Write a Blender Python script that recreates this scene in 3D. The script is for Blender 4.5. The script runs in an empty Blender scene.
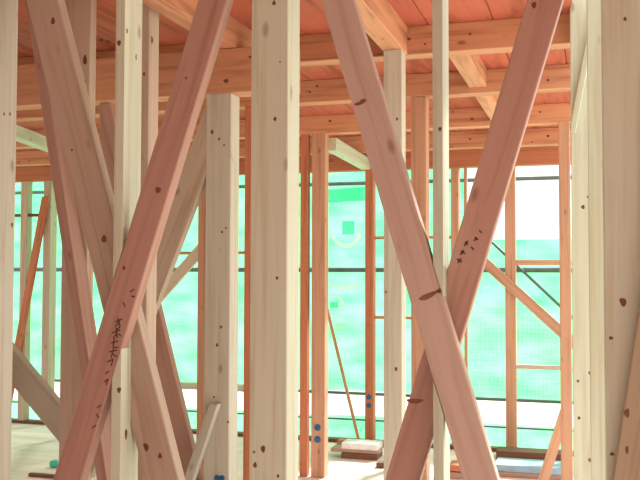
import bpy, bmesh, math, random
from mathutils import Vector, Matrix

S = bpy.context.scene
COL = S.collection
random.seed(7)
R = math.radians

# ------------------------------------------------------------------ camera
F = 890.0                                   # focal length in pixels of the 640x480 frame
EYE = Vector((0, 0, 1.5))
cam_d = bpy.data.cameras.new('camera'); cam = bpy.data.objects.new('camera', cam_d); COL.objects.link(cam)
cam_d.sensor_width = 36.0; cam_d.lens = 36.0 * F / 640.0
cam_d.clip_start = 0.05; cam_d.clip_end = 300
CROT = Matrix.Rotation(R(17.0), 3, 'Z') @ Matrix.Rotation(R(92.2), 3, 'X') @ Matrix.Rotation(R(0.15), 3, 'Z')
cam.matrix_world = Matrix.Translation(EYE) @ CROT.to_4x4()
S.camera = cam

# ------------------------------------------------------------------ world, sun, exposure
w = bpy.data.worlds.new('sky'); S.world = w; w.use_nodes = True
bg = w.node_tree.nodes['Background']
bg.inputs[0].default_value = (1.0, 1.0, 0.95, 1); bg.inputs[1].default_value = 1.0
sun_d = bpy.data.lights.new('sun', 'SUN'); sun = bpy.data.objects.new('sun', sun_d); COL.objects.link(sun)
sun_d.energy = 6.0; sun_d.angle = R(3); sun_d.color = (1, .97, .92)
sun.rotation_euler = Vector((-0.25, -0.72, -0.65)).to_track_quat('-Z', 'Y').to_euler()   # high, from beyond the far windows
S.view_settings.view_transform = 'Standard'; S.view_settings.look = 'None'
S.view_settings.gamma = 1.0; S.view_settings.use_curve_mapping = False
S.view_settings.exposure = 0.83

# ------------------------------------------------------------------ picture to place
def ray(px, py):
    return CROT @ Vector(((px - 320.0) / F, (240.0 - py) / F, -1.0))
def onY(px, py, Y):
    d = ray(px, py); return EYE + d * ((Y - EYE.y) / d.y)
def onZ(px, py, Z):
    d = ray(px, py); return EYE + d * ((Z - EYE.z) / d.z)
def xat(px, Y, py=276):
    return onY(px, py, Y).x

# ------------------------------------------------------------------ materials
def lin(c):
    return tuple((v/255/12.92 if v/255 <= .04045 else ((v/255+.055)/1.055)**2.4) for v in c)
MATS = {}
def wood(name, rgb, var=.16, grain=1.0, knots=.5, rough=.62):
    m = bpy.data.materials.new(name); m.use_nodes = True; nt = m.node_tree; N = nt.nodes; L = nt.links
    b = N['Principled BSDF']; b.inputs['Roughness'].default_value = rough
    b.inputs['Specular IOR Level'].default_value = .25
    tc = N.new('ShaderNodeAttribute'); tc.attribute_name = 'grain'; oi = N.new('ShaderNodeObjectInfo')
    add = N.new('ShaderNodeVectorMath'); add.operation = 'ADD'
    mul = N.new('ShaderNodeMath'); mul.operation = 'MULTIPLY'; mul.inputs[1].default_value = 37.0
    L.new(oi.outputs['Random'], mul.inputs[0])
    L.new(tc.outputs['Vector'], add.inputs[0]); L.new(mul.outputs[0], add.inputs[1])
    mp = N.new('ShaderNodeMapping'); mp.inputs['Scale'].default_value = (26*grain, 26*grain, 1.1)
    L.new(add.outputs[0], mp.inputs[0])
    no = N.new('ShaderNodeTexNoise'); no.inputs['Scale'].default_value = 1.6; no.inputs['Detail'].default_value = 5
    no.inputs['Distortion'].default_value = .6
    L.new(mp.outputs[0], no.inputs['Vector'])
    c = lin(rgb); d = tuple(v*(1-var*2.0)*k for v, k in zip(c, (1.0, .9, .8))); e = tuple(min(1, v*(1+var*.6)) for v in c)
    rp = N.new('ShaderNodeValToRGB'); cr = rp.color_ramp
    cr.elements[0].position = .28; cr.elements[0].color = (*d, 1)
    cr.elements[1].position = .72; cr.elements[1].color = (*e, 1)
    k = cr.elements.new(.5); k.color = (*c, 1)
    L.new(no.outputs['Fac'], rp.inputs[0])
    # small sparse knots
    mk = N.new('ShaderNodeMapping'); mk.inputs['Scale'].default_value = (9, 9, 4.2); L.new(add.outputs[0], mk.inputs[0])
    vo = N.new('ShaderNodeTexVoronoi'); vo.inputs['Scale'].default_value = 1.0; L.new(mk.outputs[0], vo.inputs['Vector'])
    kr = N.new('ShaderNodeMapRange'); kr.inputs['From Min'].default_value = .05; kr.inputs['From Max'].default_value = .12
    kr.inputs['To Min'].default_value = knots; kr.inputs['To Max'].default_value = 0
    L.new(vo.outputs['Distance'], kr.inputs['Value'])
    mx = N.new('ShaderNodeMix'); mx.data_type = 'RGBA'
    L.new(kr.outputs[0], mx.inputs['Factor']); L.new(rp.outputs[0], mx.inputs[6])
    mx.inputs[7].default_value = (c[0]*.28, c[1]*.17, c[2]*.13, 1)
    # each piece of timber its own tone
    hs = N.new('ShaderNodeHueSaturation')
    mr = N.new('ShaderNodeMapRange'); mr.inputs['To Min'].default_value = .9; mr.inputs['To Max'].default_value = 1.08
    L.new(oi.outputs['Random'], mr.inputs['Value']); L.new(mr.outputs[0], hs.inputs['Value'])
    L.new(mx.outputs[2], hs.inputs['Color']); L.new(hs.outputs[0], b.inputs['Base Color'])
    bp = N.new('ShaderNodeBump'); bp.inputs['Strength'].default_value = .12; bp.inputs['Distance'].default_value = .003
    L.new(no.outputs['Fac'], bp.inputs['Height']); L.new(bp.outputs[0], b.inputs['Normal'])
    MATS[name] = m; return m
wood('pale_spruce', (202, 207, 186), .07)
wood('grey_spruce', (196, 193, 178), .08)
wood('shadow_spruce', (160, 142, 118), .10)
wood('pink_fir', (204, 178, 164), .08)
wood('red_fir', (182, 144, 130), .09)
wood('tan_fir', (198, 178, 160), .09)
wood('orange_fir', (196, 150, 122), .14)
wood('deep_orange_fir', (194, 122, 90), .14)
wood('beam_fir', (206, 148, 114), .18, .6, .6)
wood('plywood', (238, 226, 220), .05, .3, .1)
wood('ceiling_wood', (182, 100, 76), .2, .4, .6)
wood('old_brown', (120, 84, 66), .15)

def plain(name, rgb, rough=.6, metal=0.0):
    m = bpy.data.materials.new(name); m.use_nodes = True; N = m.node_tree.nodes; L = m.node_tree.links
    b = N['Principled BSDF']; b.inputs['Roughness'].default_value = rough; b.inputs['Metallic'].default_value = metal
    tc = N.new('ShaderNodeTexCoord'); no = N.new('ShaderNodeTexNoise'); no.inputs['Scale'].default_value = 14; no.inputs['Detail'].default_value = 4
    L.new(tc.outputs['Object'], no.inputs['Vector'])
    rp = N.new('ShaderNodeValToRGB'); c = lin(rgb)
    rp.color_ramp.elements[0].position = .3; rp.color_ramp.elements[0].color = (*[v*.82 for v in c], 1)
    rp.color_ramp.elements[1].position = .7; rp.color_ramp.elements[1].color = (*[min(1, v*1.12) for v in c], 1)
    L.new(no.outputs['Fac'], rp.inputs[0]); L.new(rp.outputs[0], b.inputs['Base Color'])
    MATS[name] = m; return m
plain('knot', (112, 66, 50), .5)
plain('knot_band', (132, 84, 68), .5)
plain('ink', (104, 70, 58), .7)
plain('pipe_steel', (92, 112, 104), .45, .3)
plain('blue_plastic', (25, 95, 140), .4)
plain('green_plastic', (70, 205, 165), .5)
plain('blue_sheet', (150, 185, 205), .5)
plain('white_board', (226, 228, 226), .5)
plain('gravel', (205, 200, 180), .9)
plain('concrete', (176, 172, 162), .85)

def net_mat(name, rgb, transp):
    m = bpy.data.materials.new(name); m.use_nodes = True; nt = m.node_tree; N = nt.nodes; L = nt.links
    N.remove(N['Principled BSDF']); out = N['Material Output']
    tc = N.new('ShaderNodeTexCoord')
    no = N.new('ShaderNodeTexNoise'); no.inputs['Scale'].default_value = 1.7; no.inputs['Detail'].default_value = 5
    mp = N.new('ShaderNodeMapping'); mp.inputs['Scale'].default_value = (1, 1, 2.6); L.new(tc.outputs['Object'], mp.inputs[0]); L.new(mp.outputs[0], no.inputs['Vector'])
    c = lin(rgb); rp = N.new('ShaderNodeValToRGB')
    rp.color_ramp.elements[0].position = .36; rp.color_ramp.elements[0].color = (c[0]*.55, c[1]*.92, c[2]*.82, 1)
    rp.color_ramp.elements[1].position = .62; rp.color_ramp.elements[1].color = (min(1, c[0]*1.9), min(1, c[1]*1.1), min(1, c[2]*1.35), 1)
    L.new(no.outputs['Fac'], rp.inputs[0])
    tr = N.new('ShaderNodeBsdfTranslucent'); L.new(rp.outputs[0], tr.inputs[0])
    df = N.new('ShaderNodeBsdfDiffuse'); L.new(rp.outputs[0], df.inputs[0])
    tp = N.new('ShaderNodeBsdfTransparent')
    m1 = N.new('ShaderNodeMixShader'); m1.inputs[0].default_value = .25; L.new(tr.outputs[0], m1.inputs[1]); L.new(df.outputs[0], m1.inputs[2])
    # open weave
    ch = N.new('ShaderNodeTexBrick'); ch.offset = 0.0; ch.inputs['Scale'].default_value = 1.0
    ch.inputs['Brick Width'].default_value = .04; ch.inputs['Row Height'].default_value = .04; ch.inputs['Mortar Size'].default_value = .006
    ch.inputs['Color1'].default_value = (transp,)*3 + (1,); ch.inputs['Color2'].default_value = (transp*.8,)*3 + (1,); ch.inputs['Mortar'].default_value = (transp*.55,)*3 + (1,)
    sw = N.new('ShaderNodeSeparateXYZ'); cb = N.new('ShaderNodeCombineXYZ'); L.new(tc.outputs['Object'], sw.inputs[0])
    L.new(sw.outputs['X'], cb.inputs['X']); L.new(sw.outputs['Z'], cb.inputs['Y']); L.new(cb.outputs[0], ch.inputs['Vector'])
    m2 = N.new('ShaderNodeMixShader'); L.new(ch.outputs['Color'], m2.inputs[0]); L.new(m1.outputs[0], m2.inputs[1]); L.new(tp.outputs[0], m2.inputs[2])
    L.new(m2.outputs[0], out.inputs['Surface'])
    MATS[name] = m; return m
net_mat('green_net', (78, 186, 128), .13)
net_mat('cream_print', (240, 240, 205), .1)
net_mat('dark_green_print', (66, 205, 160), .2)

# ------------------------------------------------------------------ builders
BASE = {}                                     # world matrix of each thing
def frame(origin, axis):
    z = Vector(axis).normalized()
    x = Vector((1, 0, 0)) if abs(z.x) < .75 else Vector((0, 0, -1))
    y = z.cross(x).normalized(); x = y.cross(z)
    M = Matrix((x, y, z)).transposed().to_4x4(); M.translation = Vector(origin); return M
def make(name, bm, mat, origin=(0, 0, 0), axis=(0, 0, 1), parent=None, label=None, cat=None, group=None, kind=None, smooth=False):
    """bm is in world coordinates; the object gets its origin at its base and a 'grain' attribute with the long axis as Z"""
    G = frame(origin, axis).inverted(); M = Matrix.Translation(Vector(origin)); T = M.inverted()
    lay = bm.verts.layers.float_vector.new('grain')
    for v in bm.verts:
        v[lay] = G @ v.co; v.co = T @ v.co
    bmesh.ops.recalc_face_normals(bm, faces=bm.faces)
    me = bpy.data.meshes.new(name); bm.to_mesh(me); bm.free(); me.materials.append(MATS[mat])
    if smooth:
        for p in me.polygons: p.use_smooth = True
    o = bpy.data.objects.new(name, me); COL.objects.link(o); BASE[o] = M
    if parent is not None:
        o.parent = parent; o.matrix_basis = BASE[parent].inverted() @ M
    else: o.matrix_basis = M
    if label: o['label'] = label
    if cat: o['category'] = cat
    if group: o['group'] = group
    if kind: o['kind'] = kind
    return o
def bevel(bm, w=.003):
    bmesh.ops.bevel(bm, geom=list(bm.edges), offset=w, segments=1, affect='EDGES', clamp_overlap=True)
def box_bm(x0, x1, y0, y1, z0, z1, bv=.003):
    bm = bmesh.new()
    bmesh.ops.create_cube(bm, size=1, matrix=Matrix.LocRotScale(Vector(((x0+x1)/2, (y0+y1)/2, (z0+z1)/2)), None, Vector((x1-x0, y1-y0, z1-z0))))
    if bv: bevel(bm, bv)
    return bm
def prism_bm(poly, y0, y1, bv=.003):
    """poly: (x, z) outline, extruded from y0 to y1"""
    bm = bmesh.new(); f = [bm.verts.new((x, y0, z)) for x, z in poly]; b = [bm.verts.new((x, y1, z)) for x, z in poly]
    bm.faces.new(f); bm.faces.new(b[::-1]); n = len(poly)
    for i in range(n): bm.faces.new((f[i], b[i], b[(i+1) % n], f[(i+1) % n]))
    bmesh.ops.recalc_face_normals(bm, faces=bm.faces)
    if bv: bevel(bm, bv)
    return bm
def clip(poly, k, lim, keep_less):
    out = []; n = len(poly)
    for i in range(n):
        a, b = poly[i], poly[(i+1) % n]
        ia = (a[k] <= lim) == keep_less; ib = (b[k] <= lim) == keep_less
        if ia: out.append(a)
        if ia != ib:
            t = (lim - a[k]) / (b[k] - a[k]); out.append((a[0]+t*(b[0]-a[0]), a[1]+t*(b[1]-a[1])))
    return out
def tube_bm(a, b, r, seg=10):
    a = Vector(a); b = Vector(b); d = b - a
    bm = bmesh.new()
    bmesh.ops.create_cone(bm, cap_ends=True, segments=seg, radius1=r, radius2=r, depth=d.length,
                          matrix=Matrix.Translation((a+b)/2) @ d.to_track_quat('Z', 'Y').to_matrix().to_4x4())
    return bm

FLOOR = 0.0; BEAM = 2.55; SOFFIT = 2.685
def post(name, label, cat, pl, pr, Y, depth=.105, z0=FLOOR, z1=BEAM, mat='pale_spruce', group=None, width=None):
    """upright with its front face on Y, between picture columns pl and pr"""
    x0 = xat(pl, Y) if pl is not None else xat(pr, Y) - width
    x1 = xat(pr, Y) if pr is not None else x0 + width
    o = make(name, box_bm(x0, x1, Y, Y+depth, z0, z1), mat, ((x0+x1)/2, Y+depth/2, z0), label=label, cat=cat, group=group)
    o_x[o] = (x0, x1); return o
o_x = {}
def brace(name, label, cat, top, bot, wpx, Y, thick, mat, xlim=None, z0=FLOOR, z1=BEAM, group=None, parent=None):
    """diagonal piece whose left edge runs through two picture points on the plane Y"""
    a = onY(*top, Y); b = onY(*bot, Y)
    wd = abs(onY(top[0]+wpx, top[1], Y).x - a.x)*.5 + abs(onY(bot[0]+wpx, bot[1], Y).x - b.x)*.5
    s = (a.x-b.x)/(a.z-b.z)
    lo, hi = z0, z1
    p = [(b.x+s*(lo-b.z), lo), (b.x+s*(lo-b.z)+wd, lo), (b.x+s*(hi-b.z)+wd, hi), (b.x+s*(hi-b.z), hi)]
    if xlim: p = clip(clip(p, 0, xlim[0], False), 0, xlim[1], True)
    cx = b.x + s*(lo-b.z) + wd/2
    base = min(p, key=lambda q: q[1])
    return make(name, prism_bm(p, Y, Y+thick), mat, (base[0], Y+thick/2, base[1]), (s, 0, 1), parent, label, cat, group)
def knot(o, px, py, Y, r=.008, ax=1.4, rot=0.0, mat='knot', side_x=None, name='knot'):
    """a knot set flush into a face, a thin bulge"""
    bm = bmesh.new(); n = 10; r *= .85
    d = ray(px, py)
    if side_x is None: c = EYE + d*((Y-EYE.y)/d.y); u = Vector((1, 0, 0)); nrm = Vector((0, -1, 0))
    else: c = EYE + d*((side_x-EYE.x)/d.x); u = Vector((0, 1, 0)); nrm = Vector((1, 0, 0))
    v = Vector((0, 0, 1)); cr, sr = math.cos(rot), math.sin(rot)
    U = u*cr + v*sr; V = v*cr - u*sr
    rim = []; top = []
    for i in range(n):
        a = 2*math.pi*i/n; k = 1 + .14*math.sin(3*a+px)
        rim.append(bm.verts.new(c + (U*math.cos(a)*r*k + V*math.sin(a)*r*ax*k) - nrm*.001))
        top.append(bm.verts.new(c + (U*math.cos(a)*r*k*.9 + V*math.sin(a)*r*ax*k*.9) + nrm*.0007))
    bm.faces.new(top)
    for i in range(n): bm.faces.new((rim[i], rim[(i+1) % n], top[(i+1) % n], top[i]))
    return make(name, bm, mat, c, (0, 0, 1), parent=o)

# ------------------------------------------------------------------ the setting
XL, XR, YF, YN = -7.4, 2.3, 7.9, -3.6
XC = -.075                     # the upper floor stops at the wall seen end on
fl = make('floor', box_bm(XL, XR, YN, YF, -.20, -.012, 0), 'concrete', (0, 0, -.2), kind='structure')
y = YN; r = 0
while y < YF - .01:
    y1 = min(y + .91, YF); x = XL - (.91 if r % 2 else 0)
    while x < XR - .01:
        xa, xb = max(x, XL), min(x + 1.82, XR)
        if xb - xa > .05:
            make('plywood_panel', box_bm(xa+.0015, xb-.0015, y+.0015, y1-.0015, -.012, 0, .001), 'plywood', (xa, y, -.012), (1, 0, 0), fl)
        x += 1.82
    y = y1; r += 1
make('ground', box_bm(-60, 60, -60, 60, -.6, -.45, 0), 'gravel', (0, 0, -.6), kind='structure')
make('foundation', box_bm(XL-.02, XR+.02, YN-.02, YF+.02, -.45, -.20, .01), 'concrete', (0, 0, -.45), kind='structure')
ce = make('ceiling', box_bm(XL, XC, YN, YF, SOFFIT+.014, SOFFIT+.05, 0), 'ceiling_wood', (0, 0, SOFFIT), kind='structure')
x = XL
while x < XC - .01:
    xb = min(x + .303, XC)
    make('ceiling_board', box_bm(x+.002, xb-.002, YN, YF, SOFFIT, SOFFIT+.0139, .002), 'ceiling_wood', (x, YN, SOFFIT), (0, 1, 0), ce)
    x = xb

wb = make('shade_wall_back', box_bm(XL, XR, YN, YN+.10, 0, SOFFIT, 0), 'grey_spruce', (XL, YN, 0), kind='structure')  # unseen wall and panels behind the camera, added to dim the post fronts
x = XL
while x < XR - .02:
    xb = min(x + .91, XR)
    make('shade_wall_panel', box_bm(x+.002, xb-.002, YN+.10, YN+.109, 0, SOFFIT-.001, .001), 'plywood', (x, YN, 0), parent=wb); x = xb
wr = make('shade_wall_right', box_bm(XR, XR+.10, YN, .6, 0, SOFFIT, 0), 'grey_spruce', (XR, YN, 0), kind='structure')  # unseen wall and panels, added to block light coming from the right
y = YN + .11
while y < .59:
    y1 = min(y + .91, .6)
    make('shade_wall_panel', box_bm(XR-.009, XR, y+.002, y1-.002, 0, SOFFIT-.001, .001), 'plywood', (XR, y, 0), parent=wr); y = y1
shade_ceiling = make('ceiling', box_bm(XC+.001, XR, YN, 2.28, SOFFIT+.014, SOFFIT+.05, 0), 'ceiling_wood', (XC, YN, SOFFIT), kind='structure')  # unseen roof piece with boards, added to keep skylight off the front faces
x = XC + .001
while x < XR - .01:
    xb = min(x + .303, XR)
    make('ceiling_board', box_bm(x+.002, xb-.002, YN, 2.28, SOFFIT, SOFFIT+.0139, .002), 'ceiling_wood', (x, YN, SOFFIT), (0, 1, 0), shade_ceiling); x = xb

# ------------------------------------------------------------------ ceiling timbers
def joist(label, Y, x0, x1, z0=BEAM, z1=SOFFIT, d=.105, mat='beam_fir', name='timber_joist', cat='joist', group=None):
    return make(name, box_bm(x0, x1, Y, Y+d, z0, z1), mat, (x0, Y+d/2, (z0+z1)/2), (1, 0, 0), label=label, cat=cat, group=group)
def ybeam(label, xc, y0, y1, z0=BEAM, z1=SOFFIT, wd=.105, mat='beam_fir', name='overhead_timber', cat='beam'):
    return make(name, box_bm(xc-wd/2, xc+wd/2, y0, y1, z0, z1), mat, (xc, y0, (z0+z1)/2), (0, 1, 0), label=label, cat=cat)
YJ = (4.15, 5.15, 6.32, 7.36)
XJ = xat(571, 6.33) - .004
D2 = xat(392.5, 4.04)
j1 = joist('deep orange ceiling joist resting against the post with the overhead beam', YJ[0], XL, XC)
j2 = joist('second ceiling joist, between the post beam joist and the far ones', YJ[1], XL, XC)
j3 = joist('third ceiling joist, above the pair of slim posts with blue caps', YJ[2], XL, XC)
j4 = joist('last ceiling joist, just in front of the window header beam', YJ[3], XL, XC)
ybeam('pale beam overhead running back to rest on the slim post behind the crossed braces', D2, 2.41, 4.149, wd=.10)
D3 = onZ(461, 60, BEAM+.03).x
for i in range(3):
    ybeam(('short blocking beam between the first and second ceiling joists', 'short blocking beam between the second and third ceiling joists',
           'short blocking beam between the third and last ceiling joists')[i], D3, YJ[i]+.106, YJ[i+1]-.001, BEAM+.03, SOFFIT-.001, .10)
Y1s = 3.21
d1 = onZ(172, 14, BEAM).x
ybeam('overhead beam running back above the pink brace on the shorter beam', d1, 2.41, 4.149, wd=.09)
for o, Y, kk in ((j1, YJ[0], ((237, 43, .022), (227, 46, .010), (409, 39, .012), (377, 33, .014), (470, 34, .010), (425, 44, .008))),
                 (j2, YJ[1], ((317, 86, .012), (483, 83, .010), (548, 80, .012), (310, 92, .010), (438, 84, .008))),
                 (j3, YJ[2], ((472, 119, .016), (330, 121, .016), (453, 112, .010), (540, 112, .012))), (j4, YJ[3], ((470, 139, .014), (548, 136, .016), (532, 142, .010)))):
    for px, py, rr in kk: knot(o, px, py, Y, rr, .75)
# header of the wall with the stout post
YP = 3.8; ZP = 2.34
xh = xat(292, YP)
hb = make('header_timber', box_bm(XL, xh, YP-.005, YP+.11, ZP, BEAM-.002), 'beam_fir', (XL, YP, ZP), (1, 0, 0),
          label='long knotty header beam lying on the stout post behind the tall pink brace', cat='beam')
knot(hb, 226, 81, YP-.005, .016, .8)
knot(hb, 250, 57, YP-.005, .010, .8); knot(hb, 108, 42, YP-.005, .016, .7); knot(hb, 101, 40, YP-.005, .012, .7)
# header of the front wall, above the picture
joist('beam along the top of the crossed brace wall', 2.30, XL, xat(604, 2.3), BEAM, SOFFIT, .105, name='overhead_timber', cat='beam')

# ------------------------------------------------------------------ the front wall with the crossed braces
Y0 = 2.30
pL = post('timber_post', 'grey pink post at the outer end of the wall, beside the paired leaning braces', 'post', None, -7, Y0, width=.105, mat='grey_spruce')
pM = post('timber_post', 'broad pale cream post standing alone between the two pairs of crossed braces', 'post', 250, 287, Y0, mat='pale_spruce')
pR = post('timber_post', 'broad cream post at the row of uprights, under the edge of a leaning brace', 'post', 604, 644, Y0, mat='pale_spruce', z1=5.3)
BT, BW = .045, 31
xl, xm0, xm1, xr0 = o_x[pL][1], *o_x[pM], o_x[pR][0]
b1 = brace('diagonal_brace', 'reddish brace with black ink characters, leaning in front of its crossing partner', 'brace', (198, 0), (86, 370), 29, Y0, BT, 'red_fir', (xl, xm0))
b2 = brace('diagonal_brace', 'wide tan pink brace crossing behind the brace with ink characters', 'brace', (26, 0), (98, 292), 32, Y0+.06, BT, 'tan_fir', (xl, xm0))
b3 = brace('diagonal_brace', 'pinkish brace with a wide brown knot band, in front at its crossing', 'brace', (321, 0), (423, 345), 33, Y0, BT, 'pink_fir', (xm1, xr0))
b4 = brace('diagonal_brace', 'deep red brown brace with faint ink marks, crossing behind the knot banded brace', 'brace', (527, 0), (388, 470), 35, Y0+.06, BT, 'red_fir', (xm1, xr0))
def cut(poly, p, q, side):
    """part of poly on one side of the line p-q"""
    f = lambda c: ((q[0]-p[0])*(c[1]-p[1]) - (q[1]-p[1])*(c[0]-p[0]))*side
    out = []; n = len(poly)
    for i in range(n):
        a, b = poly[i], poly[(i+1) % n]; fa, fb = f(a), f(b)
        if fa >= 0: out.append(a)
        if (fa >= 0) != (fb >= 0):
            t = fa/(fa-fb); out.append((a[0]+t*(b[0]-a[0]), a[1]+t*(b[1]-a[1])))
    return out
def zcross(top, bot, wpx, Y, x0, x1):
    a = onY(*top, Y); b = onY(*bot, Y)
    wd = abs(onY(top[0]+wpx, top[1], Y).x - a.x)*.5 + abs(onY(bot[0]+wpx, bot[1], Y).x - b.x)*.5
    return (a.x-.001, a.z), (b.x-.001, b.z), wd+.002
def stud_notched(label, pl, pr, mat, cuts):
    """stud notched around the two braces that cross it: cuts = [(front?, left edge of the brace, its width)]"""
    x0, x1 = xat(pl, Y0), xat(pr, Y0); rect = [(x0, 0), (x1, 0), (x1, BEAM), (x0, BEAM)]
    whole = bmesh.new(); tmp = bpy.data.meshes.new('tmp')
    lay = [(Y0+BT+.001, Y0+.059, [rect])]
    for front, p, q, wd in cuts:
        p2, q2 = (p[0]+wd, p[1]), (q[0]+wd, q[1])
        a = cut(rect, p, q, -1); b = cut(rect, p2, q2, 1)
        lay.append((Y0, Y0+BT+.001, [a, b]) if front else (Y0+.059, Y0+.105, [a, b]))
    for y0, y1, polys in lay:
        for p in polys:
            if len(p) > 2:
                bm = prism_bm(p, y0, y1, 0); bm.to_mesh(tmp); bm.free(); whole.from_mesh(tmp)
    bpy.data.meshes.remove(tmp)
    return make('timber_stud', whole, mat, ((x0+x1)/2, Y0+.05, 0), label=label, cat='stud')
xa, xb = xat(113, Y0), xat(122, Y0)
sL = stud_notched('thin pale stud with dark knots, notched where the ink marked brace crosses', 113, 122, 'pale_spruce',
                  [(True, *zcross((198, 0), (86, 370), 29, Y0, xa, xb)), (False, *zcross((26, 0), (98, 292), 32, Y0+.06, xa, xb))])
xa2, xb2 = xat(433, Y0), xat(443, Y0)
sR = stud_notched('thin white stud passing between the knot banded brace and the deep red brace', 433, 443, 'pale_spruce',
                  [(True, *zcross((321, 0), (423, 345), 33, Y0, xa2, xb2)), (False, *zcross((527, 0), (388, 470), 35, Y0+.06, xa2, xb2))])
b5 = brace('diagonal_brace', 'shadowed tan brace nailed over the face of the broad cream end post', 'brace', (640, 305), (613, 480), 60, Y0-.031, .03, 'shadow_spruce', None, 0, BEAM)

# knots of the front wall
XS = o_x[pL][1]
knot(pL, 4, 114, Y0, .005, side_x=XS); knot(pL, 10, 114, Y0, .005, side_x=XS); knot(pL, 12, 225, Y0, .007, side_x=XS)
knot(b2, 53, 21, Y0+.06, .009, 1.6); knot(b2, 104, 239, Y0+.06, .011, 1.3); knot(b2, 72, 150, Y0+.06, .004)
knot(b2, 146, 447, Y0+.06, .010, 1.6, .4); knot(b2, 160, 456, Y0+.06, .008, 1.3)
knot(sL, 119, 43, Y0, .008, 1.3); knot(sL, 127, 31, Y0, .005, 2, side_x=xb); knot(sL, 136, 57, Y0, .004, 3, side_x=xb); knot(sL, 119, 390, Y0, .008, 1.3); knot(sL, 126, 434, Y0, .009, 2.2, side_x=xb)
knot(b1, 158, 190, Y0, .0115, 1.0); knot(b1, 124, 268, Y0, .006); knot(b1, 186, 78, Y0, .004)
for q in ((275, 119, .006, 1.3), (274, 3, .007, 1.2), (263, 449, .008, 1.5), (255, 465, .007, 1.4), (277, 278, .005, 1.2), (280, 62, .003, 1), (278, 476, .005, 1.2), (254, 452, .004, 1.3)):
    knot(pM, q[0], q[1], Y0, q[2], q[3])
knot(b3, 362, 102, Y0, .017, .45, .55, 'knot_band'); knot(b3, 357, 104, Y0, .009, .6, .3, 'knot_band')
knot(b3, 428, 296, Y0, .034, .26, .42, 'knot_band'); knot(b3, 439, 291, Y0, .009, .9, .4)
knot(sR, 440, 129, Y0, .006, 1.2); knot(b4, 415, 401, Y0+.06, .028, .3, .05, 'knot_band'); knot(b4, 534, 5, Y0+.06, .008)
knot(pR, 623, 302, Y0, .010, 1.4, .3); knot(pR, 611, 338, Y0, .007, .8); knot(pR, 612, 454, Y0, .007, .8); knot(pR, 625, 19, Y0, .005)
knot(b5, 627, 413, Y0-.031, .008, 1.7); knot(b5, 627, 450, Y0-.031, .005, 2.4)

# handwriting on the braces: short brush strokes that lie on the face
def strokes(o, Y, lines, wd=.0042):
    for pts in lines:
        bm = bmesh.new()
        for (ax, ay), (bx, by) in zip(pts[:-1], pts[1:]):
            a = onY(ax, ay, Y-.0008); b = onY(bx, by, Y-.0008); d = (b-a).normalized(); n = Vector((-d.z, 0, d.x))*wd/2
            q = [a+n, a-n, b-n, b+n]; vs = [bm.verts.new(p) for p in q] + [bm.verts.new(p + Vector((0, .0012, 0))) for p in q]
            bm.faces.new(vs[:4]); bm.faces.new(vs[4:][::-1])
            for i in range(4): bm.faces.new((vs[i], vs[(i+1) % 4], vs[4+(i+1) % 4], vs[4+i]))
        c = onY(*pts[0], Y)
        make('ink_mark', bm, 'ink', c, parent=o)
strokes(b1, Y0, [
    [(115, 322), (122, 319)], [(118, 318), (120, 327), (116, 330)], [(119, 322), (115, 327)],
    [(112, 333), (120, 330)], [(116, 328), (117, 338)], [(117, 333), (113, 338)], [(118, 334), (121, 336)],
    [(111, 343), (118, 341)], [(114, 338), (113, 348), (118, 347)],
    [(109, 352), (117, 350)], [(113, 349), (111, 358)], [(112, 354), (117, 357)],
    [(107, 362), (113, 359), (111, 366)], [(105, 374), (109, 371)], [(104, 382), (108, 379), (106, 385)],
    [(97, 408), (101, 405)], [(96, 414), (99, 418)], [(92, 428), (96, 425)], [(130, 292), (134, 289)], [(131, 296), (135, 297)], [(123, 302), (125, 307)]])
strokes(b4, Y0+.06, [
    [(475, 237), (478, 240)], [(474, 241), (477, 238)], [(465, 242), (468, 245)], [(464, 246), (468, 241)], [(471, 247), (474, 250)],
    [(461, 251), (465, 254)], [(460, 255), (464, 250)], [(457, 259), (462, 262)], [(458, 263), (461, 258)], [(479, 230), (482, 233)]], .0045)

# ------------------------------------------------------------------ second line of uprights, behind the first pair of braces
Y1 = 3.21
s1 = post('timber_post', 'brown shaded post behind the wide tan brace, near the grey pink end post', 'post', 61, 87, Y1, .05, mat='tan_fir', z1=SOFFIT-.001)
s2 = post('timber_stud', 'narrow stud with a bright edge, close beside the thin knotty stud', 'stud', 139, 147, Y1, .085, mat='tan_fir', z1=SOFFIT-.001)
knot(s2, 152, 40, Y1, .011, 1.8, side_x=o_x[s2][1]); knot(s2, 144, 74, Y1, .007)
knot(s1, 85, 60, Y1, .012, 2.2); knot(s1, 84, 82, Y1, .010, 1.6)
s3 = brace('diagonal_brace', 'slim dark red brace set on edge beside the wide tan brace', 'brace', (25, 0), (66, 275), 10, Y1-.091, .09, 'red_fir', None, 0, SOFFIT-.001)

# ------------------------------------------------------------------ third line: the stout post and its braces
sP = post('timber_post', 'stout pale post under the knotty header, lit bright along one side', 'post', 205, 230, YP, .105, mat='grey_spruce', z1=ZP)
xp = o_x[sP][0]
for q in ((212, 132, .009, 1.5), (219, 139, .007, 1.2), (224, 145, .006, 1.1), (222, 232, .008, 1), (226, 228, .006, 1), (221, 327, .008, 1.2), (217, 345, .008, 1.4), (228, 422, .006, 1.2), (214, 397, .006, 1)):
    knot(sP, q[0], q[1], YP, q[2], q[3])
xs1 = xat(92, YP)
s4 = brace('diagonal_brace', 'brown brace half hidden behind the ink marked brace, rising to the stout post', 'brace', (174, 190), (133, 298), 26, YP, .045, 'tan_fir', (xs1, xp), 0, ZP)
s5 = brace('diagonal_brace', 'dark red brace rising behind the wide tan brace, its foot by the stout post', 'brace', (133, 300), (166, 440), 24, YP+.05, .045, 'red_fir', (xs1, xp), 0, ZP)
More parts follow.
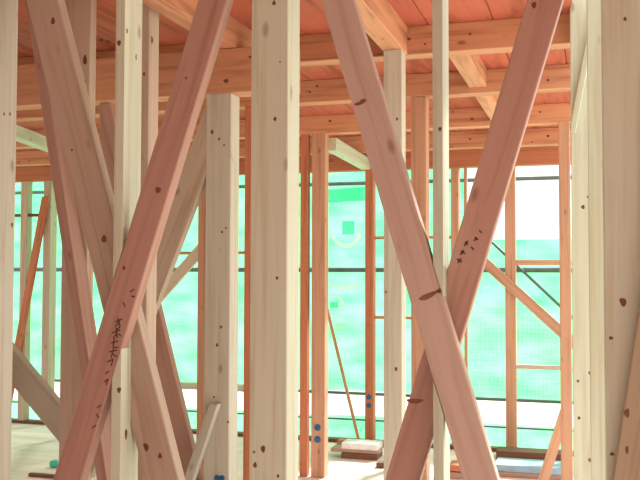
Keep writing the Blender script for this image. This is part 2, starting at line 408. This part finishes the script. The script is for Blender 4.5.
s6 = brace('diagonal_brace', 'pale strut at the foot of the stout post, leaning across its edge', 'brace', (206, 412), (184, 478), 9, YP-.046, .045, 'grey_spruce', None, 0, onY(210, 404, YP-.046).z)
YS = Y1 + .0505
s7 = brace('diagonal_brace', 'grey tan strut falling low to the back of the brown shaded post', 'brace', (6, 378), (52, 434), 32, YS, .045, 'grey_spruce', (xat(-38, YS), xat(84, YS)), 0, 2.0)

post('timber_post', 'pale post behind the grey pink end post, where the low grey strut begins', 'post', -38, -12, YS-.105, .105, mat='grey_spruce', z1=SOFFIT-.001)

# ------------------------------------------------------------------ uprights deeper in the room
Y2, Y3, Y4 = 5.16, 6.33, 7.70
pB = post('timber_post', 'slim pale post carrying the overhead beam, behind the knot banded brace', 'post', 383.5, 402, 4.04, .09, mat='grey_spruce')
knot(pB, 397, 119, 4.04, .007); knot(pB, 389, 226, 4.04, .006); knot(pB, 396, 369, 4.04, .009); knot(pB, 386, 292, 4.04, .006)
post('timber_post', 'orange post with a lit edge under the second ceiling joist', 'post', 411, 426.5, Y2, .10, mat='orange_fir')
post('timber_stud', 'narrow tan stud showing along one edge of the stout post', 'stud', 197.5, 207, Y2, .05, mat='orange_fir')
post('timber_stud', 'deep orange stud between the stout post and the broad pale cream post', 'stud', 244, 256, Y2, .05, mat='deep_orange_fir')
post('timber_stud', 'slim orange stud beside the broad pale cream post', 'stud', 300, 307.5, Y3, .06, mat='deep_orange_fir')
pT = post('timber_post', 'tan post with two blue caps near its foot, standing on open floor', 'post', 311.5, 325, Y3, .09, mat='orange_fir')
pO = post('timber_post', 'orange brown post against the row of cream uprights', 'post', 559.5, 571, Y3, .09, mat='orange_fir')
brace('diagonal_brace', 'short orange strut at the foot of the orange brown post', 'brace', (553, 432), (541, 470), 11, Y3, .045, 'orange_fir', (-9, o_x[pO][0]), 0, onY(560, 405, Y3).z)
# row of uprights of the wall seen end on
r1 = post('timber_post', 'cream post with small dark knots next to the orange brown post', 'post', 572, 590, 4.04, .105, mat='pale_spruce', z1=5.3)
r2 = post('timber_post', 'plain cream post squeezed between the knotty cream post and the broad end post', 'post', 589, 606, 3.21, .105, mat='pale_spruce', z1=5.3)
for q in ((583, 207, .010), (588, 197, .006), (590, 373, .009), (578, 381, .007), (579, 418, .008), (590, 460, .009)):
    knot(r1, q[0], q[1], 4.04, q[2], 1.2)
post('timber_post', 'cream post further along the end on wall, behind the broad end post', 'post', 598, 614, 5.2, .105, mat='pale_spruce', z1=5.3)

brace('diagonal_brace', 'short pale strut slanting across the top of the knotty cream post', 'brace', (582, 62), (570, 125), 7, 4.009, .03, 'pale_spruce', (o_x[r1][0], 1), onY(575, 132, 4.0).z, SOFFIT)

# ------------------------------------------------------------------ far wall with its window openings
HZ = 2.43
joist('orange header beam along the top of the window openings', Y4, XL, XR, HZ, BEAM+.10, .105, 'deep_orange_fir', 'header_timber', 'beam')
make('sill_plate', box_bm(XL, XR, Y4, Y4+.105, 0, .03), 'old_brown', (XL, Y4, 0), (1, 0, 0), label='dark timber plate lying along the floor under the far windows', cat='beam')
def fpost(label, pl, pr, mat='orange_fir', d=.09, name='frame_post', cat='post'):
    return post(name, label, cat, pl, pr, Y4, d, z0=.03, z1=HZ, mat=mat)
f1 = fpost('orange window post with two dark caps, beside the leaning pole', 365, 373.5, 'deep_orange_fir')
f2 = fpost('orange window post crossed by a slanting brace', 505, 515.5)
f3 = fpost('golden window post half hidden by the deep red brace', 451, 458.5, 'orange_fir', .12)
f3b = fpost('thin golden stud doubled against the half hidden window post', 464, 467, 'orange_fir', .06, 'frame_stud', 'stud')
f4 = fpost('tan window post beside the grey pink end post', 19.5, 26, 'tan_fir')
f5 = fpost('tan window post with a bright edge, beside the red slanting brace', 42.5, 49.5, 'tan_fir', .12)
fpost('far window post behind the broad pale cream post', 263, 273)
fpost('far window post behind the row of cream uprights', 600, 612)
fpost('far window post behind the ink marked brace', 118, 126)
def rail(label, pl, pr, py, h, mat='orange_fir', d=.035, Y=Y4+.02, name='frame_rail', cat='rail'):
    a = onY(pl, py, Y); b = onY(pr, py, Y); z = (a.z+b.z)/2
    return make(name, box_bm(a.x, b.x, Y, Y+d, z-h/2, z+h/2, .002), mat, (a.x, Y, z), (1, 0, 0), label=label, cat=cat)
rail('upper rail of the window opening by the orange brown post', 515.5, 600, 262.5, .045)
rail('lower rail of the window opening by the orange brown post', 515.5, 600, 368, .035, 'pink_fir')
rail('upper thin rail between the capped window post and the slim pale post', 373.5, 451, 237.5, .028)
rail('lower thin rail between the capped window post and the slim pale post', 373.5, 451, 318, .028)
rail('thin rail across the window beside the narrow tan stud', 126, 263, 253, .03)
rail('pale window sill below the green net, beside the narrow tan stud', 126, 263, 386.5, .06, 'pale_spruce', .09)
rail('thin brown rail between the two tan window posts', -20, 42.5, 215.5, .03, 'old_brown')
brace('frame_brace', 'orange brace slanting down across the crossed window post', 'brace', (477, 262), (558, 336), 15, Y4-.03, .029, 'orange_fir', (o_x[f3][1], xat(600, Y4)), .3, 1.72)
brace('frame_brace', 'tan brace slanting across the window beside the narrow tan stud', 'brace', (190, 253), (155, 293), 14, Y4-.03, .029, 'tan_fir', (xat(120, Y4), xat(225, Y4)), .8, 1.95)
brace('frame_brace', 'bright red brace leaning from the bright edged window post', 'brace', (41, 200), (17, 330), 7, Y4-.03, .029, 'deep_orange_fir', None, .04, onY(41, 197, Y4).z)
def corner_brace(label, a, b, z0, z1, hw=.04):
    bm = bmesh.new(); d = Vector((b.x-a.x, b.y-a.y, 0)); n = Vector((-d.y, d.x, 0)).normalized()*hw
    vs = [bm.verts.new(p + q + Vector((0, 0, h))) for h in (z0, z1) for p, q in ((a.xy.to_3d(), n), (a.xy.to_3d(), -n), (b.xy.to_3d(), -n), (b.xy.to_3d(), n))]
    for f in ((0, 1, 2, 3), (7, 6, 5, 4), (0, 4, 5, 1), (1, 5, 6, 2), (2, 6, 7, 3), (3, 7, 4, 0)): bm.faces.new([vs[i] for i in f])
    return make('corner_brace', bm, 'pale_spruce', a.xy.to_3d() + Vector((0, 0, z0)), d, label=label, cat='brace')
corner_brace('bright pale brace under the ceiling joists, near the top of the tan window posts', onY(2, 130, 5.2), onY(66, 152, 6.38), BEAM-.09, BEAM-.001)
a = onY(331, 141, YJ[2]+.106); b = onY(366, 168, Y4-.001)
corner_brace('bright pale brace under the ceiling, running to the top of the capped window post', a, b, HZ+.005, HZ+.10)

def caps(o, spots, Y, r=.014, mat='blue_plastic', name='bolt_cap'):
    for px, py in spots:
        c = onY(px, py, Y); bm = bmesh.new()
        bmesh.ops.create_cone(bm, cap_ends=True, segments=12, radius1=r, radius2=r*.8, depth=.008, matrix=Matrix.Translation((c.x, Y-.0035, c.z)) @ Matrix.Rotation(R(90), 4, 'X'))
        make(name, bm, mat, c, parent=o)
caps(pT, ((317.5, 427.5), (317.5, 439.5)), Y3, .026)
caps(f1, ((368.8, 397), (368.8, 405.5)), Y4, .024)
caps(sP, ((217, 478), (222, 478)), YP, .014)

# ------------------------------------------------------------------ outside: scaffold pipes and the green net
YS_ = 8.75
def pipe(label, a, b, r=.0243, name='scaffold_pipe'):
    return make(name, tube_bm(a, b, r), 'pipe_steel', a, Vector(b)-Vector(a), label=label, cat='pipe', smooth=False)
def hp(label, py, r=.0243):
    z = onY(440, py, YS_).z; return pipe(label, (-9, YS_, z), (3, YS_, z), r)
hp('dark scaffold pipe across the net at the middle of the windows', 270)
hp('scaffold pipe across the net near the top of the windows', 181, .02)
hp('thin scaffold pipe above the gap at the foot of the net', 397, .016)
hp('lowest thin scaffold rail at the top of the bottom net strip', 424, .010)
for px, t in ((268, 'behind the broad pale cream post'), (612, 'behind the row of cream uprights'), (112, 'behind the thin knotty stud')):
    x = xat(px, YS_); pipe('upright scaffold pipe outside, ' + t, (x, YS_+.05, -.45), (x, YS_+.05, 5.2))
a = onY(480, 231, YS_-.04); b = onY(575, 320, YS_-.04)
pipe('thin slanting scaffold rod outside, above the orange window brace', b, a, .014)

NY = 9.0
def disp(x, z):
    return .035*math.sin(2.3*x+1.7*z) + .025*math.sin(5.1*x-2.2*z+1) + .012*math.sin(9*z+3*x) + .010*math.sin(17*x+.6*z)
def sheet(label, x0, x1, z0, z1, name='scaffold_net', step=.06):
    nx = max(2, int((x1-x0)/step)); nz = max(2, int((z1-z0)/step)); bm = bmesh.new()
    g = [[bm.verts.new((x0+(x1-x0)*i/nx, NY+disp(x0+(x1-x0)*i/nx, z0+(z1-z0)*j/nz), z0+(z1-z0)*j/nz)) for i in range(nx+1)] for j in range(nz+1)]
    for j in range(nz):
        for i in range(nx): bm.faces.new((g[j][i], g[j][i+1], g[j+1][i+1], g[j+1][i]))
    return make(name, bm, 'green_net', ((x0+x1)/2, NY, z0), label=label, cat='net', smooth=True)
xs = xat(466, NY); zt = onY(535, 239, NY).z; zb = onY(530, 399, NY).z; zc = onY(530, 425, NY).z
tall = ('tall mint green scaffold net outside, printed with cream shapes', 'tall green scaffold net outside beside the narrow tan stud',
        'tall green scaffold net outside behind the wide tan brace', 'tall green scaffold net outside behind the two tan window posts')
nets = []
for i, t in enumerate(tall): nets.append(sheet(t, xs-1.9*(i+1)+.01, xs-1.9*i-.01, zb, 4.6))
low = ('shorter mint net outside the open window, sky above it', 'shorter mint net outside, behind the row of cream uprights')
for i, t in enumerate(low): sheet(t, xs+1.9*i+.01, xs+1.9*(i+1)-.01, zb, zt)
sheet('low strip of green net along the ground, under the bright gap', xs-7.6, xs+3.8, -.44, zc, step=.09)
# prints on the net
def net_print(mat, pts, wd, close=False):
    bm = bmesh.new(); P = [onY(px, py, NY) for px, py in pts]; vv = []
    for i, p in enumerate(P):
        d = (P[min(i+1, len(P)-1)] - P[max(i-1, 0)]).normalized(); n = Vector((-d.z, 0, d.x))*wd/2
        vv.append([bm.verts.new((q.x, NY+disp(q.x, q.z)-.012, q.z)) for q in (p+n, p-n)])
    for a, b in zip(vv[:-1], vv[1:]): bm.faces.new((a[0], a[1], b[1], b[0]))
    make('printed_mark', bm, mat, P[0], parent=nets[0])
arc = lambda cx, cy, rx, ry, a0, a1, n=12: [(cx+rx*math.cos(R(a0+(a1-a0)*i/n)), cy+ry*math.sin(R(a0+(a1-a0)*i/n))) for i in range(n+1)]
net_print('cream_print', arc(347, 233, 14, 13, 0, 180), .04)
net_print('dark_green_print', [(343, 228), (349, 228), (356, 228)], .14)
net_print('cream_print', [(333, 287), (342, 287), (351, 287), (360, 287)], .05)
net_print('cream_print', arc(336, 303, 6, 7, -120, 90), .035)
net_print('dark_green_print', [(330, 305), (334, 305), (338, 305)], .06)
net_print('cream_print', [(334, 326), (340, 326), (346, 326)], .05)
net_print('dark_green_print', [(326, 196), (336, 196), (346, 195), (356, 195), (366, 194)], .14)

# ------------------------------------------------------------------ things on the floor
def lumber(label, x0, x1, y0, y1, z0, h, mat, name='board', cat='board', rz=0):
    return make(name, box_bm(x0, x1, y0, y1, z0, z0+h, .003), mat, (x0, (y0+y1)/2, z0), (1, 0, 0), label=label, cat=cat)
q0 = onZ(337, 458, 0); 
y0 = q0.y
lumber('lower dark board of the small stack under the leaning pole', xat(341, y0, 455), xat(377, y0, 455), y0, y0+.2, 0, .045, 'old_brown')
lumber('second board of the small stack under the leaning pole', xat(330, y0, 450), xat(378, y0, 450), y0+.02, y0+.18, .045, .03, 'red_fir')
lumber('white board on top of the small stack under the leaning pole', xat(341, y0, 443), xat(377, y0, 443), y0+.01, y0+.20, .075, .05, 'white_board')
yb = Y4 - .10
lumber('bright orange batten on the floor against the far wall plate', xat(337, yb, 441), xat(384, yb, 441), yb, yb+.09, 0, .04, 'deep_orange_fir', 'batten')
pa = onY(360, 441, yb-.02); pa.z = .012; pb = onY(325, 300, Y4-.013)
make('leaning_pole', tube_bm(pa, pb, .015, 8), 'orange_fir', pa, pb-pa, label='thin brown pole leaning across the window with the printed net', cat='pole')
q1 = onZ(378, 468, 0)
lumber('small brown offcut lying on the open floor', xat(376, q1.y, 466), xat(384, q1.y, 466), q1.y, q1.y+.08, 0, .04, 'old_brown', 'offcut')
q2 = onZ(520, 478, 0); y2 = q2.y
lumber('red brown plank at the bottom of the pile by the orange strut', xat(492, y2, 476), xat(566, y2, 476), y2, y2+.30, 0, .035, 'red_fir', 'plank')
lumber('pale blue sheet lying on the pile by the orange strut', xat(494, y2, 468), xat(566, y2, 468), y2+.01, y2+.29, .035, .05, 'blue_sheet', 'sheet')
yq = Y4 - .30
lumber('dark plank on the floor under the crossed window post', xat(496, yq, 456), xat(566, yq, 456), yq, yq+.2, 0, .07, 'old_brown', 'plank')
q3 = onZ(455, 479, 0); y3 = q3.y
for i, (t, m) in enumerate((('lower red board of the pile beside the foot of the thin white stud', 'red_fir'), ('upper orange board of the pile beside the foot of the thin white stud', 'deep_orange_fir'))):
    lumber(t, xat(448, y3, 470), xat(485, y3, 470), y3+.02*i, y3+.2, .05*i, .045, m)
q4 = onZ(45, 478, 0)
lumber('brown stick lying on the plywood near the low grey strut', xat(28, q4.y, 476), xat(75, q4.y, 476), q4.y, q4.y+.04, 0, .025, 'old_brown', 'stick', 'stick')
q5 = onZ(54, 468, 0)
bm = box_bm(q5.x-.05, q5.x+.03, q5.y, q5.y+.08, 0, .05, .012)
make('plastic_tub', bm, 'green_plastic', (q5.x, q5.y, 0), label='small green plastic tub on the floor beside the brown stick', cat='tub')
q6 = onZ(49, 430, 0)
